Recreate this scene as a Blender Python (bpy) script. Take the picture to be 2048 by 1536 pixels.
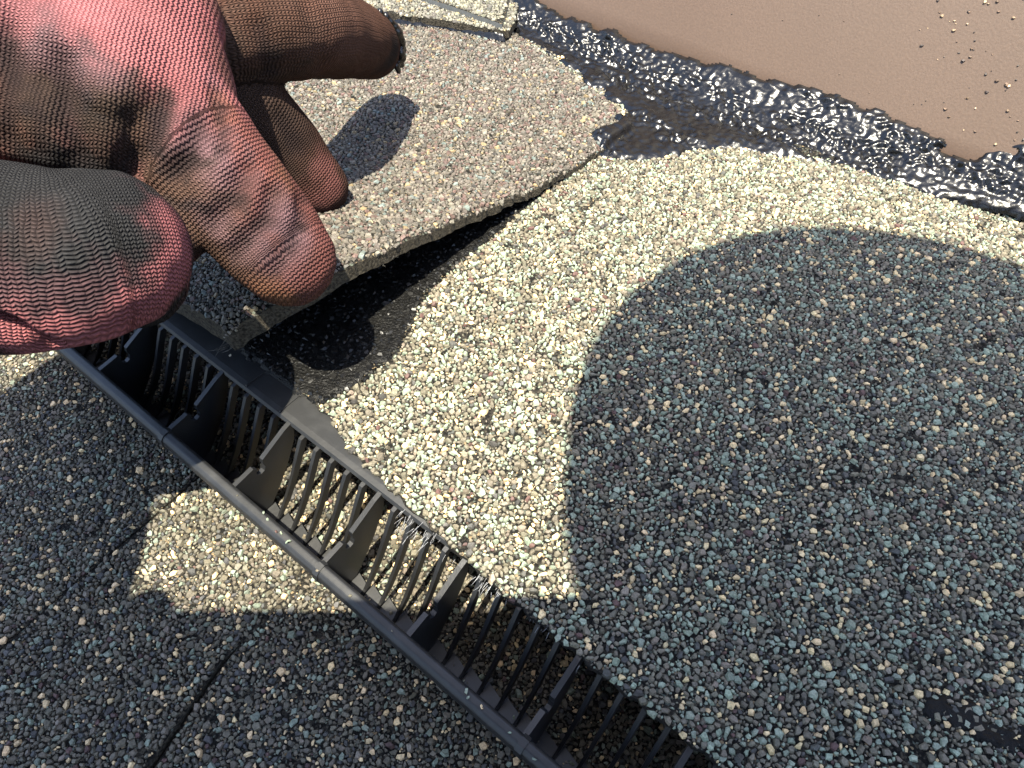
import bpy, math, random
import numpy as np
from mathutils import Vector, noise
from mathutils.bvhtree import BVHTree

for o in list(bpy.data.objects):
    bpy.data.objects.remove(o)
scene = bpy.context.scene
random.seed(7)
RNG = np.random.default_rng(7)
MM = 0.001

# ------------------------------------------------------------------ camera
FPX, PITCH, CAMH = 1490.0, math.radians(52.0), 140.0      # focal length in photo pixels, pitch, height (mm)
SP, CP = math.sin(PITCH), math.cos(PITCH)
cam = bpy.data.cameras.new('camera')
cam.sensor_width = 36.0
cam.lens = FPX / 2048.0 * 36.0
cam.clip_start = 0.002
cam.clip_end = 50.0
cam_obj = bpy.data.objects.new('camera', cam)
scene.collection.objects.link(cam_obj)
cam_obj.location = (0, 0, CAMH * MM)
cam_obj.rotation_euler = (math.pi / 2 - PITCH, 0, 0)
scene.camera = cam_obj

# ------------------------------------------------------------------ sky, sun, exposure
SUN = Vector((0.0486, 0.2682, -1.0)).normalized()          # direction the sunlight travels
world = bpy.data.worlds.new('World')
scene.world = world
world.use_nodes = True
wn = world.node_tree
sky = wn.nodes.new('ShaderNodeTexSky')
sky.sky_type = 'NISHITA'
sky.sun_disc = False
sky.sun_elevation = math.radians(74.7)
sky.air_density = 0.9
sky.dust_density = 1.6
sky.ozone_density = 0.9
sky.sun_rotation = math.atan2(-SUN.x, -SUN.y)
bg = wn.nodes['Background']
bg.inputs['Strength'].default_value = 0.138
wn.links.new(sky.outputs['Color'], bg.inputs['Color'])
sun = bpy.data.lights.new('sun', 'SUN')
sun.energy = 4.7
sun.angle = math.radians(0.53)
sun.color = (1.0, 0.93, 0.76)
sun_obj = bpy.data.objects.new('sun', sun)
scene.collection.objects.link(sun_obj)
sun_obj.rotation_euler = SUN.to_track_quat('-Z', 'Y').to_euler()
sun_obj.location = (-0.1, -0.5, 2.0)
scene.view_settings.view_transform = 'Standard'
scene.view_settings.look = 'None'
scene.view_settings.gamma = 1.0
scene.view_settings.exposure = 2.12
scene.cycles.max_bounces = 5
scene.cycles.diffuse_bounces = 3
scene.cycles.glossy_bounces = 2
scene.cycles.transmission_bounces = 1

# ------------------------------------------------------------------ coordinates (mm)
# roof frame: a runs along the vent, s runs from the vent's top edge towards the wall, z up
TA = np.array([0.78, -0.6258]); TS = np.array([0.6258, 0.78]); S0 = 45.0; A0 = -155.84; PIT = 4.893


def ws(a, s):
    a = np.asarray(a, float); s = np.asarray(s, float) + S0
    return a * TA[0] + s * TS[0], a * TA[1] + s * TS[1]


def wp(a, s, z):
    x, y = ws(a, s)
    return (float(x), float(y), float(z))


def asf(x, y):
    return x * TA[0] + y * TA[1], x * TS[0] + y * TS[1] - S0


def ray(px, py):
    u = (px - 1024) / FPX; v = (py - 768) / FPX
    return np.array([u, CP - v * SP, -(SP + v * CP)])


def at(px, py, z=0.0):
    d = ray(px, py)
    return d * ((CAMH - z) / -d[2]) + np.array([0, 0, CAMH])


def at_as(px, py, z=0.0):
    p = at(px, py, z)
    return asf(p[0], p[1])


def proj(x, y, z):
    dz = CAMH - z
    dep = y * CP + dz * SP
    return 1024 + FPX * x / dep, 768 + FPX * (dz * CP - y * SP) / dep, dep


def at_fn(px, py, fn):
    z = 0.0
    for _ in range(12):
        a, s = at_as(px, py, z)
        z = 0.5 * z + 0.5 * float(fn(a, s))
    return a, s


# ------------------------------------------------------------------ mesh helpers
def link(o, parent=None):
    scene.collection.objects.link(o)
    if parent is not None:
        o.parent = parent
    return o


def mesh_obj(name, verts, faces, mat, parent=None, smooth=False, scale=MM):
    me = bpy.data.meshes.new(name)
    v = np.asarray(verts, float) * scale
    me.from_pydata(v.tolist(), [], [tuple(int(i) for i in f) for f in faces])
    me.update()
    if mat is not None:
        for m in (mat if isinstance(mat, (list, tuple)) else [mat]):
            me.materials.append(m)
    if smooth:
        me.polygons.foreach_set('use_smooth', [True] * len(me.polygons))
    return link(bpy.data.objects.new(name, me), parent)


def fast_mesh(name, verts, tris, mat, parent=None, smooth=True, cols=None, attr='Col'):
    verts = np.asarray(verts, np.float32) * MM
    tris = np.asarray(tris, np.int32)
    me = bpy.data.meshes.new(name)
    k = tris.shape[1]
    me.vertices.add(len(verts)); me.vertices.foreach_set('co', verts.ravel())
    me.loops.add(tris.size); me.loops.foreach_set('vertex_index', tris.ravel())
    me.polygons.add(len(tris))
    me.polygons.foreach_set('loop_start', np.arange(0, tris.size, k, dtype=np.int32))
    me.polygons.foreach_set('loop_total', np.full(len(tris), k, np.int32))
    me.polygons.foreach_set('use_smooth', np.full(len(tris), smooth))
    me.update(calc_edges=True)
    if cols is not None:
        ca = me.color_attributes.new(attr, 'FLOAT_COLOR', 'POINT')
        c4 = np.ones((len(verts), 4), np.float32); c4[:, :3] = cols
        ca.data.foreach_set('color', c4.ravel())
    me.materials.append(mat)
    return link(bpy.data.objects.new(name, me), parent)


def empty(name, loc=(0, 0, 0)):
    o = bpy.data.objects.new(name, None)
    o.empty_display_size = 0.01
    link(o)
    return o


def tag(o, label=None, cat=None, group=None, kind=None):
    if label: o['label'] = label
    if cat: o['category'] = cat
    if group: o['group'] = group
    if kind: o['kind'] = kind
    return o


def in_poly(px, py, poly):
    poly = np.asarray(poly); inside = np.zeros(np.shape(px), bool)
    n = len(poly); j = n - 1
    for i in range(n):
        xi, yi = poly[i]; xj, yj = poly[j]
        c = ((yi > py) != (yj > py)) & (px < (xj - xi) * (py - yi) / (yj - yi + 1e-12) + xi)
        inside ^= c; j = i
    return inside


def poly_dist(px, py, poly):
    poly = np.asarray(poly, float); best = np.full(np.shape(px), 1e9)
    for i in range(len(poly)):
        p = poly[i]; q = poly[(i + 1) % len(poly)]
        d = q - p; L = d @ d + 1e-12
        t = np.clip(((px - p[0]) * d[0] + (py - p[1]) * d[1]) / L, 0, 1)
        best = np.minimum(best, np.hypot(px - p[0] - t * d[0], py - p[1] - t * d[1]))
    return best


def nz(x, y, sc, seed=0.0, oct=1):
    f = lambda p: noise.fractal(p, 1.0, 2.0, oct) if oct > 1 else noise.noise(p)
    return np.array([f(Vector((float(i) * sc, float(j) * sc, seed))) for i, j in zip(np.ravel(x), np.ravel(y))]).reshape(np.shape(x))


# ------------------------------------------------------------------ materials
def new_mat(name):
    m = bpy.data.materials.new(name); m.use_nodes = True
    return m, m.node_tree.nodes, m.node_tree.links, m.node_tree.nodes['Principled BSDF']


def N(nodes, typ, **kw):
    n = nodes.new(typ)
    for k, v in kw.items():
        setattr(n, k, v)
    return n


def mat_granule(name, single=False):
    m, nd, lk, b = new_mat(name)
    if single:
        src = N(nd, 'ShaderNodeObjectInfo').outputs['Color']
    else:
        src = N(nd, 'ShaderNodeAttribute', attribute_name='Col').outputs['Color']
    tc = N(nd, 'ShaderNodeNewGeometry')
    no = N(nd, 'ShaderNodeTexNoise'); no.inputs['Scale'].default_value = 2600; no.inputs['Detail'].default_value = 1
    lk.new(tc.outputs['Position'], no.inputs['Vector'])
    mr = N(nd, 'ShaderNodeMapRange'); mr.inputs[1].default_value = .3; mr.inputs[2].default_value = .7
    mr.inputs[3].default_value = .72; mr.inputs[4].default_value = 1.25
    lk.new(no.outputs['Fac'], mr.inputs[0])
    mx = N(nd, 'ShaderNodeMix', data_type='RGBA', blend_type='MULTIPLY'); mx.inputs['Factor'].default_value = 1
    lk.new(src, mx.inputs['A']); lk.new(mr.outputs[0], mx.inputs['B'])
    lk.new(mx.outputs['Result'], b.inputs['Base Color'])
    b.inputs['Roughness'].default_value = .62
    b.inputs['Specular IOR Level'].default_value = .35
    return m


def mat_fines(name, tint=(1, 1, 1)):
    """asphalt sheet with crushed fines pressed into it"""
    m, nd, lk, b = new_mat(name)
    g = N(nd, 'ShaderNodeNewGeometry')
    v = N(nd, 'ShaderNodeTexVoronoi'); v.inputs['Scale'].default_value = 1900
    lk.new(g.outputs['Position'], v.inputs['Vector'])
    sep = N(nd, 'ShaderNodeSeparateColor'); lk.new(v.outputs['Color'], sep.inputs[0])
    cr = N(nd, 'ShaderNodeValToRGB'); cr.color_ramp.interpolation = 'CONSTANT'
    el = cr.color_ramp.elements
    pal = [(0, (.006, .0058, .005)), (.42, (.018, .016, .013)), (.74, (.042, .037, .027)), (.9, (.06, .068, .055)), (.97, (.16, .12, .07))]
    el[0].position, el[0].color = 0, (*[c * t for c, t in zip(pal[0][1], tint)], 1)
    el[1].position, el[1].color = pal[1][0], (*[c * t for c, t in zip(pal[1][1], tint)], 1)
    for p, c in pal[2:]:
        e = el.new(p); e.color = (*[x * t for x, t in zip(c, tint)], 1)
    lk.new(sep.outputs[0], cr.inputs[0]); lk.new(cr.outputs[0], b.inputs['Base Color'])
    b.inputs['Roughness'].default_value = .85; b.inputs['Specular IOR Level'].default_value = .12
    bp = N(nd, 'ShaderNodeBump'); bp.inputs['Strength'].default_value = .8; bp.inputs['Distance'].default_value = .0003
    bp.invert = True
    lk.new(v.outputs['Distance'], bp.inputs['Height']); lk.new(bp.outputs['Normal'], b.inputs['Normal'])
    return m


def mat_noise(name, c1, c2, scale, rough=.6, spec=.4, bump=0.0, bdist=.0003, bscale=None, detail=4, stretch=None, lo=.35, hi=.65):
    m, nd, lk, b = new_mat(name)
    g = N(nd, 'ShaderNodeNewGeometry')
    vec = g.outputs['Position']
    if stretch:
        mp = N(nd, 'ShaderNodeMapping'); mp.inputs['Rotation'].default_value = stretch[0]; mp.inputs['Scale'].default_value = stretch[1]
        lk.new(vec, mp.inputs['Vector']); vec = mp.outputs[0]
    no = N(nd, 'ShaderNodeTexNoise'); no.inputs['Scale'].default_value = scale; no.inputs['Detail'].default_value = detail
    lk.new(vec, no.inputs['Vector'])
    mr = N(nd, 'ShaderNodeMapRange'); mr.inputs[1].default_value = lo; mr.inputs[2].default_value = hi
    lk.new(no.outputs['Fac'], mr.inputs[0])
    mx = N(nd, 'ShaderNodeMix', data_type='RGBA'); mx.inputs['A'].default_value = (*c1, 1); mx.inputs['B'].default_value = (*c2, 1)
    lk.new(mr.outputs[0], mx.inputs['Factor']); lk.new(mx.outputs['Result'], b.inputs['Base Color'])
    b.inputs['Roughness'].default_value = rough; b.inputs['Specular IOR Level'].default_value = spec
    if bump:
        n2 = N(nd, 'ShaderNodeTexNoise'); n2.inputs['Scale'].default_value = bscale or scale * 3; n2.inputs['Detail'].default_value = 5
        lk.new(vec, n2.inputs['Vector'])
        bp = N(nd, 'ShaderNodeBump'); bp.inputs['Strength'].default_value = bump; bp.inputs['Distance'].default_value = bdist
        lk.new(n2.outputs['Fac'], bp.inputs['Height']); lk.new(bp.outputs['Normal'], b.inputs['Normal'])
    return m


M_GRAN = mat_granule('granule')
M_GRAN1 = mat_granule('granule_loose', True)
M_FINES = mat_fines('asphalt_fines')
M_EDGE = mat_noise('shingle_cut_edge', (.014, .012, .009), (.07, .060, .044), 1500, .9, .2, .9, .0004, 2600)
M_EDGE_D = mat_noise('dark_cut_edge', (.004, .004, .004), (.018, .016, .013), 1500, .9, .2, .9, .0004, 2600)
M_PLASTIC = mat_noise('vent_plastic', (.0075, .0078, .0085), (.012, .0122, .0128), 160, .42, .45, .25, .0001, 2500)
M_SCUFF = mat_noise('vent_plastic_scuffed', (.0085, .0088, .0093), (.017, .0172, .0175), 260, .5, .45, .3, .0001, 1500, lo=.45, hi=.75)
M_TAR = mat_noise('roofing_tar', (.0018, .0018, .002), (.0035, .0035, .004), 300, .26, .4, .35, .0006, 500)
M_TARD = mat_noise('dull_tar', (.002, .002, .002), (.005, .0048, .0045), 700, .42, .14, .7, .0006, 1500)
M_TARG = mat_noise('tarred_grit', (.002, .002, .002), (.005, .0048, .0045), 900, .42, .3)
M_FIBRE = mat_noise('glass_fibre', (.30, .30, .31), (.42, .42, .43), 900, .5, .5)
M_PALE = mat_noise('pale_strip', (.085, .09, .09), (.11, .115, .115), 300, .5, .4)


def mat_flashing():
    m, nd, lk, b = new_mat('brown_painted_metal')
    g = N(nd, 'ShaderNodeNewGeometry')
    mp = N(nd, 'ShaderNodeMapping'); mp.inputs['Rotation'].default_value = (0, 0, math.radians(38.7)); mp.inputs['Scale'].default_value = (40, 6, 3)
    lk.new(g.outputs['Position'], mp.inputs['Vector'])
    n1 = N(nd, 'ShaderNodeTexNoise'); n1.inputs['Scale'].default_value = 1; n1.inputs['Detail'].default_value = 3
    lk.new(mp.outputs[0], n1.inputs['Vector'])
    mx = N(nd, 'ShaderNodeMix', data_type='RGBA'); mx.inputs['A'].default_value = (.053, .0325, .021, 1); mx.inputs['B'].default_value = (.064, .0405, .0272, 1)
    lk.new(n1.outputs['Fac'], mx.inputs['Factor'])
    n2 = N(nd, 'ShaderNodeTexNoise'); n2.inputs['Scale'].default_value = 1400; n2.inputs['Detail'].default_value = 6
    lk.new(g.outputs['Position'], n2.inputs['Vector'])
    mr = N(nd, 'ShaderNodeMapRange'); mr.inputs[1].default_value = .3; mr.inputs[2].default_value = .7; mr.inputs[3].default_value = .88; mr.inputs[4].default_value = 1.1
    lk.new(n2.outputs['Fac'], mr.inputs[0])
    m2 = N(nd, 'ShaderNodeMix', data_type='RGBA', blend_type='MULTIPLY'); m2.inputs['Factor'].default_value = 1
    lk.new(mx.outputs['Result'], m2.inputs['A']); lk.new(mr.outputs[0], m2.inputs['B'])
    lk.new(m2.outputs['Result'], b.inputs['Base Color'])
    b.inputs['Roughness'].default_value = .55; b.inputs['Specular IOR Level'].default_value = .4
    bp = N(nd, 'ShaderNodeBump'); bp.inputs['Strength'].default_value = .25; bp.inputs['Distance'].default_value = .0002
    lk.new(n2.outputs['Fac'], bp.inputs['Height']); lk.new(bp.outputs['Normal'], b.inputs['Normal'])
    return m


M_FLASH = mat_flashing()


def mat_knit():
    """pink machine-knit glove: stitch relief from the knit coordinates, colour from the stains, gap shade painted in"""
    m, nd, lk, b = new_mat('knit_glove')
    at_ = N(nd, 'ShaderNodeAttribute', attribute_name='knit')
    sep = N(nd, 'ShaderNodeSeparateXYZ'); lk.new(at_.outputs['Vector'], sep.inputs[0])

    def mth(op, a, b_=None, c=None):
        n = N(nd, 'ShaderNodeMath', operation=op)
        for i, v in enumerate((a, b_, c)):
            if v is None: continue
            if isinstance(v, (int, float)): n.inputs[i].default_value = v
            else: lk.new(v, n.inputs[i])
        return n.outputs[0]
    g = N(nd, 'ShaderNodeNewGeometry')
    wob = N(nd, 'ShaderNodeTexNoise'); wob.inputs['Scale'].default_value = 350; wob.inputs['Detail'].default_value = 2
    lk.new(g.outputs['Position'], wob.inputs['Vector'])
    wv = mth('MULTIPLY', mth('SUBTRACT', wob.outputs['Fac'], .5), .7)
    x = mth('DIVIDE', sep.outputs['Y'], .98)      # wale
    y = mth('DIVIDE', sep.outputs['X'], .74)      # course
    tri = mth('ABSOLUTE', mth('SUBTRACT', mth('FRACT', mth('ADD', x, wv)), .5))      # 0..0.5
    yy = mth('ADD', mth('ADD', y, mth('MULTIPLY', tri, .8)), wv)
    row = mth('ADD', mth('MULTIPLY', mth('COSINE', mth('MULTIPLY', yy, 2 * math.pi)), .5), .5)
    col = mth('ABSOLUTE', mth('SINE', mth('MULTIPLY', mth('ADD', x, wv), 2 * math.pi)))
    h = mth('MULTIPLY', mth('POWER', row, .7), mth('ADD', mth('MULTIPLY', col, .6), .4))
    ca = N(nd, 'ShaderNodeAttribute', attribute_name='Col')
    fz = N(nd, 'ShaderNodeTexNoise'); fz.inputs['Scale'].default_value = 2200; fz.inputs['Detail'].default_value = 4
    lk.new(g.outputs['Position'], fz.inputs['Vector'])
    bl = N(nd, 'ShaderNodeTexNoise'); bl.inputs['Scale'].default_value = 130; bl.inputs['Detail'].default_value = 6; bl.inputs['Roughness'].default_value = .65
    lk.new(g.outputs['Position'], bl.inputs['Vector'])
    k = mth('MULTIPLY', mth('ADD', mth('MULTIPLY', h, .6), .52), mth('ADD', mth('MULTIPLY', fz.outputs['Fac'], .6), .7))  # stitch gaps darkened in the colour, standing in for their shade
    k = mth('MULTIPLY', k, mth('ADD', mth('MULTIPLY', bl.outputs['Fac'], 1.0), .5))
    mx = N(nd, 'ShaderNodeMix', data_type='RGBA', blend_type='MULTIPLY'); mx.inputs['Factor'].default_value = 1
    lk.new(ca.outputs['Color'], mx.inputs['A']); lk.new(k, mx.inputs['B'])
    lk.new(mx.outputs['Result'], b.inputs['Base Color'])
    b.inputs['Roughness'].default_value = .85; b.inputs['Specular IOR Level'].default_value = .06
    hh = mth('ADD', h, mth('MULTIPLY', fz.outputs['Fac'], .35))
    bp = N(nd, 'ShaderNodeBump'); bp.inputs['Strength'].default_value = 1.0; bp.inputs['Distance'].default_value = .0004
    lk.new(hh, bp.inputs['Height']); lk.new(bp.outputs['Normal'], b.inputs['Normal'])
    return m


M_KNIT = mat_knit()

# ------------------------------------------------------------------ granules
# chips: irregular outline ring sunk in the asphalt, smaller tilted top facet
IF = np.array([(i, (i + 1) % 5, 5 + (i + 1) % 5) for i in range(5)] + [(i, 5 + (i + 1) % 5, 5 + i) for i in range(5)] + [(5, 6, 7), (5, 7, 8), (5, 8, 9)])
NV = 10
TEMPL = []
for i in range(30):
    th = (np.arange(5) + RNG.uniform(-.32, .32, 5)) * math.pi * 2 / 5
    rr = RNG.uniform(.8, 1.2, 5)
    el = RNG.uniform(.55, .95)
    ox, oy = rr * np.cos(th), rr * np.sin(th) * el
    k = RNG.uniform(.6, .8, 5); sx, sy = RNG.uniform(-.1, .1, 2)
    tx, ty = ox * k + sx, oy * k + sy
    h = RNG.uniform(.26, .44); gx, gy = RNG.uniform(-.18, .18, 2)
    TEMPL.append(np.r_[np.c_[ox, oy, np.full(5, -.28)], np.c_[tx, ty, h + gx * tx + gy * ty + RNG.uniform(-.04, .04, 5)]])
TEMPL = np.array(TEMPL)

TILE = 56.0


def make_tile(counts, rng):
    pts = np.zeros((0, 3))
    for rad, tries in counts:
        c = rng.uniform(0, TILE, (tries, 2))
        rr = rad * rng.uniform(.85, 1.15, tries)
        P = np.zeros((len(pts) + tries, 3)); n = len(pts); P[:n] = pts
        for k in range(tries):
            d = np.abs(P[:n, :2] - c[k]); d = np.minimum(d, TILE - d)
            if n == 0 or np.all(d[:, 0] ** 2 + d[:, 1] ** 2 > (.80 * (P[:n, 2] + rr[k])) ** 2):
                P[n] = (c[k, 0], c[k, 1], rr[k]); n += 1
        pts = P[:n].copy()
    return pts


TILE_PTS = make_tile([(1.12, 230), (.92, 1000), (.72, 4500), (.52, 8000), (.34, 10000)], np.random.default_rng(3))


def scatter(amin, amax, smin, smax, fn, keep, margin=200, scale=1.0):
    """granule centres over a sheet z = fn(a, s); keep(a, s) -> bool"""
    T = TILE * scale
    out = []
    for i in range(int(math.floor(amin / T)), int(math.ceil(amax / T))):
        for j in range(int(math.floor(smin / T)), int(math.ceil(smax / T))):
            p = TILE_PTS.copy() * scale
            k = RNG.integers(4)
            x, y = p[:, 0] - T / 2, p[:, 1] - T / 2
            for _ in range(k): x, y = -y, x
            a = x + T / 2 + i * T; s = y + T / 2 + j * T
            m = (a > amin) & (a < amax) & (s > smin) & (s < smax)
            if not m.any(): continue
            a, s, r = a[m], s[m], p[m, 2]
            X, Y = ws(a, s)
            z = fn(a, s)
            qx, qy, dep = proj(X, Y, z)
            m = (qx > -margin) & (qx < 2048 + margin) & (qy > -margin) & (qy < 1536 + margin) & (dep > 20)
            a, s, r, z = a[m], s[m], r[m], z[m]
            bald = np.array([noise.noise(Vector((x_ * .16, y_ * .16, 3.3))) + .6 * noise.noise(Vector((x_ * .5, y_ * .5, 7.7))) for x_, y_ in zip(a, s)])
            m = keep(a, s) & ~((bald > .58) & (RNG.uniform(0, 1, len(a)) < .5))
            out.append(np.c_[a[m], s[m], z[m], r[m]])
    return np.concatenate(out) if out else np.zeros((0, 4))


def palette(n, pal, rng=RNG):
    w = np.array([p[0] for p in pal], float); w /= w.sum()
    c = np.array([p[1] for p in pal])
    i = rng.choice(len(pal), n, p=w)
    return np.clip(c[i] * rng.uniform(.74, 1.28, (n, 1)) * rng.uniform(.97, 1.03, (n, 3)), 0, 1)


PAL_CAP = [(44, (.124, .110, .079)), (7, (.055, .053, .047)), (31, (.195, .226, .166)), (11, (.55, .41, .22)), (5, (.17, .14, .105)), (2, (.08, .045, .038))]
PAL_FLAP = [(44, (.086, .076, .063)), (26, (.132, .117, .095)), (14, (.092, .062, .053)), (6, (.10, .118, .108)), (6, (.042, .039, .034)), (4, (.20, .155, .09))]
PAL_DECK = [(62, (.096, .085, .062)), (13, (.048, .047, .045)), (12, (.150, .172, .132)), (9, (.52, .38, .21)), (5, (.13, .11, .085)), (2, (.07, .04, .035))]


def granule_mesh(name, P, fn, cols, parent, mat=None, lift=.14, tilt=.16):
    n = len(P)
    a, s, z, r = P.T
    X, Y = ws(a, s)
    e = .8
    dza = (fn(a + e, s) - fn(a - e, s)) / (2 * e); dzs = (fn(a, s + e) - fn(a, s - e)) / (2 * e)
    nx = -(dza * TA[0] + dzs * TS[0]); ny = -(dza * TA[1] + dzs * TS[1])
    nr = np.c_[nx, ny, np.ones(n)] + RNG.normal(0, tilt, (n, 3)); nr /= np.linalg.norm(nr, axis=1)[:, None]
    ang = RNG.uniform(0, 2 * math.pi, n)
    ref = np.c_[np.cos(ang), np.sin(ang), np.zeros(n)]
    ux = ref - (ref * nr).sum(1)[:, None] * nr; ux /= np.linalg.norm(ux, axis=1)[:, None]
    uy = np.cross(nr, ux)
    T = TEMPL[RNG.integers(len(TEMPL), size=n)] * (r * 1.22)[:, None, None]
    V = T[:, :, 0:1] * ux[:, None] + T[:, :, 1:2] * uy[:, None] + T[:, :, 2:3] * nr[:, None]
    V += np.c_[X, Y, z + r * lift][:, None, :]
    F = (IF[None] + (np.arange(n) * NV)[:, None, None]).reshape(-1, 3)
    o = fast_mesh(name, V.reshape(-1, 3), F, mat or M_GRAN, parent, smooth=False, cols=np.repeat(cols, NV, axis=0))
    o['kind'] = 'stuff'
    return o


GTEMPL = []


def granule_singles(P, cols, parent):
    if not GTEMPL:
        for t in TEMPL:
            me = bpy.data.meshes.new('granule')
            me.from_pydata((t * MM).tolist(), [], IF.tolist()); me.update()
            me.polygons.foreach_set('use_smooth', [False] * len(IF))
            me.materials.append(M_GRAN1); GTEMPL.append(me)
    for (a, s, z, r), c in zip(P, cols):
        o = bpy.data.objects.new('granule', GTEMPL[int(RNG.integers(len(GTEMPL)))])
        link(o, parent)
        x, y = ws(a, s)
        o.location = (x * MM, y * MM, (z + r * .16) * MM)
        k = r * 1.22
        o.scale = (k, k, k)
        o.rotation_euler = (RNG.normal(0, .18), RNG.normal(0, .18), RNG.uniform(0, 6.28))
        o.color = (*[float(v) for v in c], 1)


def sheet(name, poly, fn, thick, mats, parent, res=4.0, zoff=0.0, edge_noise=0.0, seed=0.0):
    """slab with top z = fn(a, s) bounded by an (a, s) polygon: top grid clipped to rows, skirt and underside"""
    P = np.array(poly, float)
    # densify outline
    out = []
    for i in range(len(P)):
        p, q = P[i], P[(i + 1) % len(P)]
        k = max(1, int(np.linalg.norm(q - p) / res))
        for t in range(k):
            out.append(p + (q - p) * t / k)
    out = np.array(out)
    if edge_noise:
        out = out + np.c_[nz(out[:, 0], out[:, 1], .45, seed + 1), nz(out[:, 0], out[:, 1], .45, seed + 9)] * edge_noise
    import bmesh
    from mathutils.geometry import delaunay_2d_cdt
    g = []
    amin, smin = out.min(0); amax, smax = out.max(0)
    A, Sg = np.meshgrid(np.arange(amin, amax, res * 1.5), np.arange(smin, smax, res * 1.5))
    ins = in_poly(A, Sg, out) & (poly_dist(A, Sg, out) > res * .7)
    inner = np.c_[A[ins], Sg[ins]]
    pts = [Vector(p) for p in out] + [Vector(p) for p in inner]
    n = len(out)
    r = delaunay_2d_cdt(pts, [(i, (i + 1) % n) for i in range(n)], [], 1, 1e-6)
    v2 = np.array([tuple(v) for v in r[0]]); tris = [tuple(f) for f in r[2]]
    z = fn(v2[:, 0], v2[:, 1]) + zoff
    X, Y = ws(v2[:, 0], v2[:, 1])
    th = thick(v2[:, 0], v2[:, 1]) if callable(thick) else np.full(len(X), thick)
    top = np.c_[X, Y, z]; bot = np.c_[X, Y, z - th]
    m = len(top)
    verts = np.r_[top, bot]
    faces = list(tris) + [tuple(i + m for i in f[::-1]) for f in tris]
    # boundary edges of the triangulation
    cnt = {}
    for f in tris:
        for i in range(3):
            e = (f[i], f[(i + 1) % 3]); cnt[tuple(sorted(e))] = None if tuple(sorted(e)) in cnt else e
    side = []
    for e in cnt.values():
        if e is not None:
            side.append((e[1], e[0], e[0] + m, e[1] + m))
    nf = len(faces)
    faces += side
    o = mesh_obj(name, verts, faces, mats, parent)
    if len(mats) > 1:
        idx = np.zeros(len(faces), np.int32); idx[len(tris):] = 1
        o.data.polygons.foreach_set('material_index', idx)
    return o


# ================================================================== the setting: roof under the vent
ZD = -24.5
flat = lambda z: (lambda a, s: np.full(np.shape(a), float(z)) if np.ndim(a) else float(z))
roof = tag(mesh_obj('roof', [wp(-700, -700, ZD - 6), wp(700, -700, ZD - 6), wp(700, 400, ZD - 6), wp(-700, 400, ZD - 6)], [(0, 1, 2, 3)],
                    mat_noise('roof_underlay', (.01, .01, .01), (.02, .02, .02), 200, .9, .2)), kind='structure')


def deckz(a, s):
    return ZD + .35 * np.sin(np.asarray(a) * .05 + 1) + .25 * np.sin(np.asarray(s) * .07)


deck_edges = [[(-700, -520), (-700, 60), (-124.2, 60), (-124.2, -18), (-121.5, -70), (-119, -520)],
              [(-118.1, -520), (-120.6, -70), (-123.7, -18), (-123.7, 60), (-82.42, 60), (-81.62, -38), (-81.7, -44), (-73.4, -76), (-66.0, -110), (-60, -520)],
              [(-59.2, -520), (-65.2, -110), (-72.6, -76), (-80.9, -44), (-81.6, -38), (-82.4, 60), (700, 60), (700, -520)]]
for i, pg in enumerate(deck_edges):
    dz = (0.0, 0.9, 0.0)[i]
    fn = (lambda d: (lambda a, s: deckz(a, s) + d * np.clip((-np.asarray(s) - 38) / 12, 0, 1)))(dz)
    sh = sheet('shingle', pg, fn, 4.0, [M_FINES, M_EDGE], roof, res=25 if i != 1 else 12, zoff=-.05)
    P = scatter(max(-330, min(p[0] for p in pg)), min(120, max(p[0] for p in pg)), -175, 14, fn,
                lambda a, s, pg=pg: in_poly(a, s, pg) & (poly_dist(a, s, pg) > .35), margin=110, scale=.78)
    c = palette(len(P), PAL_DECK)
    granule_mesh('granules', P, fn, c, sh)

# ================================================================== cap shingles
def z1(a, s):
    a = np.asarray(a, float); s = np.asarray(s, float)
    return -4.0 * np.clip((s - 60) / 120, 0, 2) ** 2 + .5 * np.sin(a * .045 + s * .02) * np.clip(s / 20, 0, 1)


# vent-side edge of the near cap: covers the flange except towards the lifted flap
edge_img = [(430, 660), (500, 700), (560, 757), (622, 803), (668, 848), (690, 893), (742, 942), (785, 985)]
E1 = np.array([at_as(*p, 0) for p in edge_img])
E1 = np.r_[[(-230, E1[0, 1])], E1, [(-48, -.6), (-33, -1.6), (-10, -2.0), (30, -2.2), (90, -2.2), (260, -2.2)]]
E1 = E1[np.argsort(E1[:, 0])]


def s1_edge(a):
    return np.interp(a, E1[:, 0], E1[:, 1]) + .5 * np.sin(np.asarray(a) * .9) + .35 * np.sin(np.asarray(a) * 2.3 + 1)


SW = 190.0                                   # foot of the wall
PHI = math.radians(58)
aa = np.linspace(-230, 260, 180)
cap1_poly = [(a, s1_edge(a)) for a in aa] + [(260, SW - 1), (-230, SW - 1)]
cap1 = tag(empty('cap_shingle'), 'pale grey-green granule cap shingle covering the vent beside the lifted flap', 'shingle', 'cap shingles over the vent')
sheet('asphalt_sheet', cap1_poly, z1, 1.7, [M_FINES, M_EDGE_D], cap1, res=6, edge_noise=.5)

# tar under the lifted flap, on the near cap
pat_img = [(470, 690), (530, 735), (590, 782), (640, 806), (664, 790), (700, 775), (735, 748), (790, 705), (815, 660), (832, 612), (862, 572), (925, 515), (1000, 455), (1092, 374), (1170, 316),
           (1150, 300), (1000, 370), (850, 420), (700, 470), (560, 560), (440, 640)]
PATCH = np.array([at_fn(*p, z1) for p in pat_img])
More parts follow.
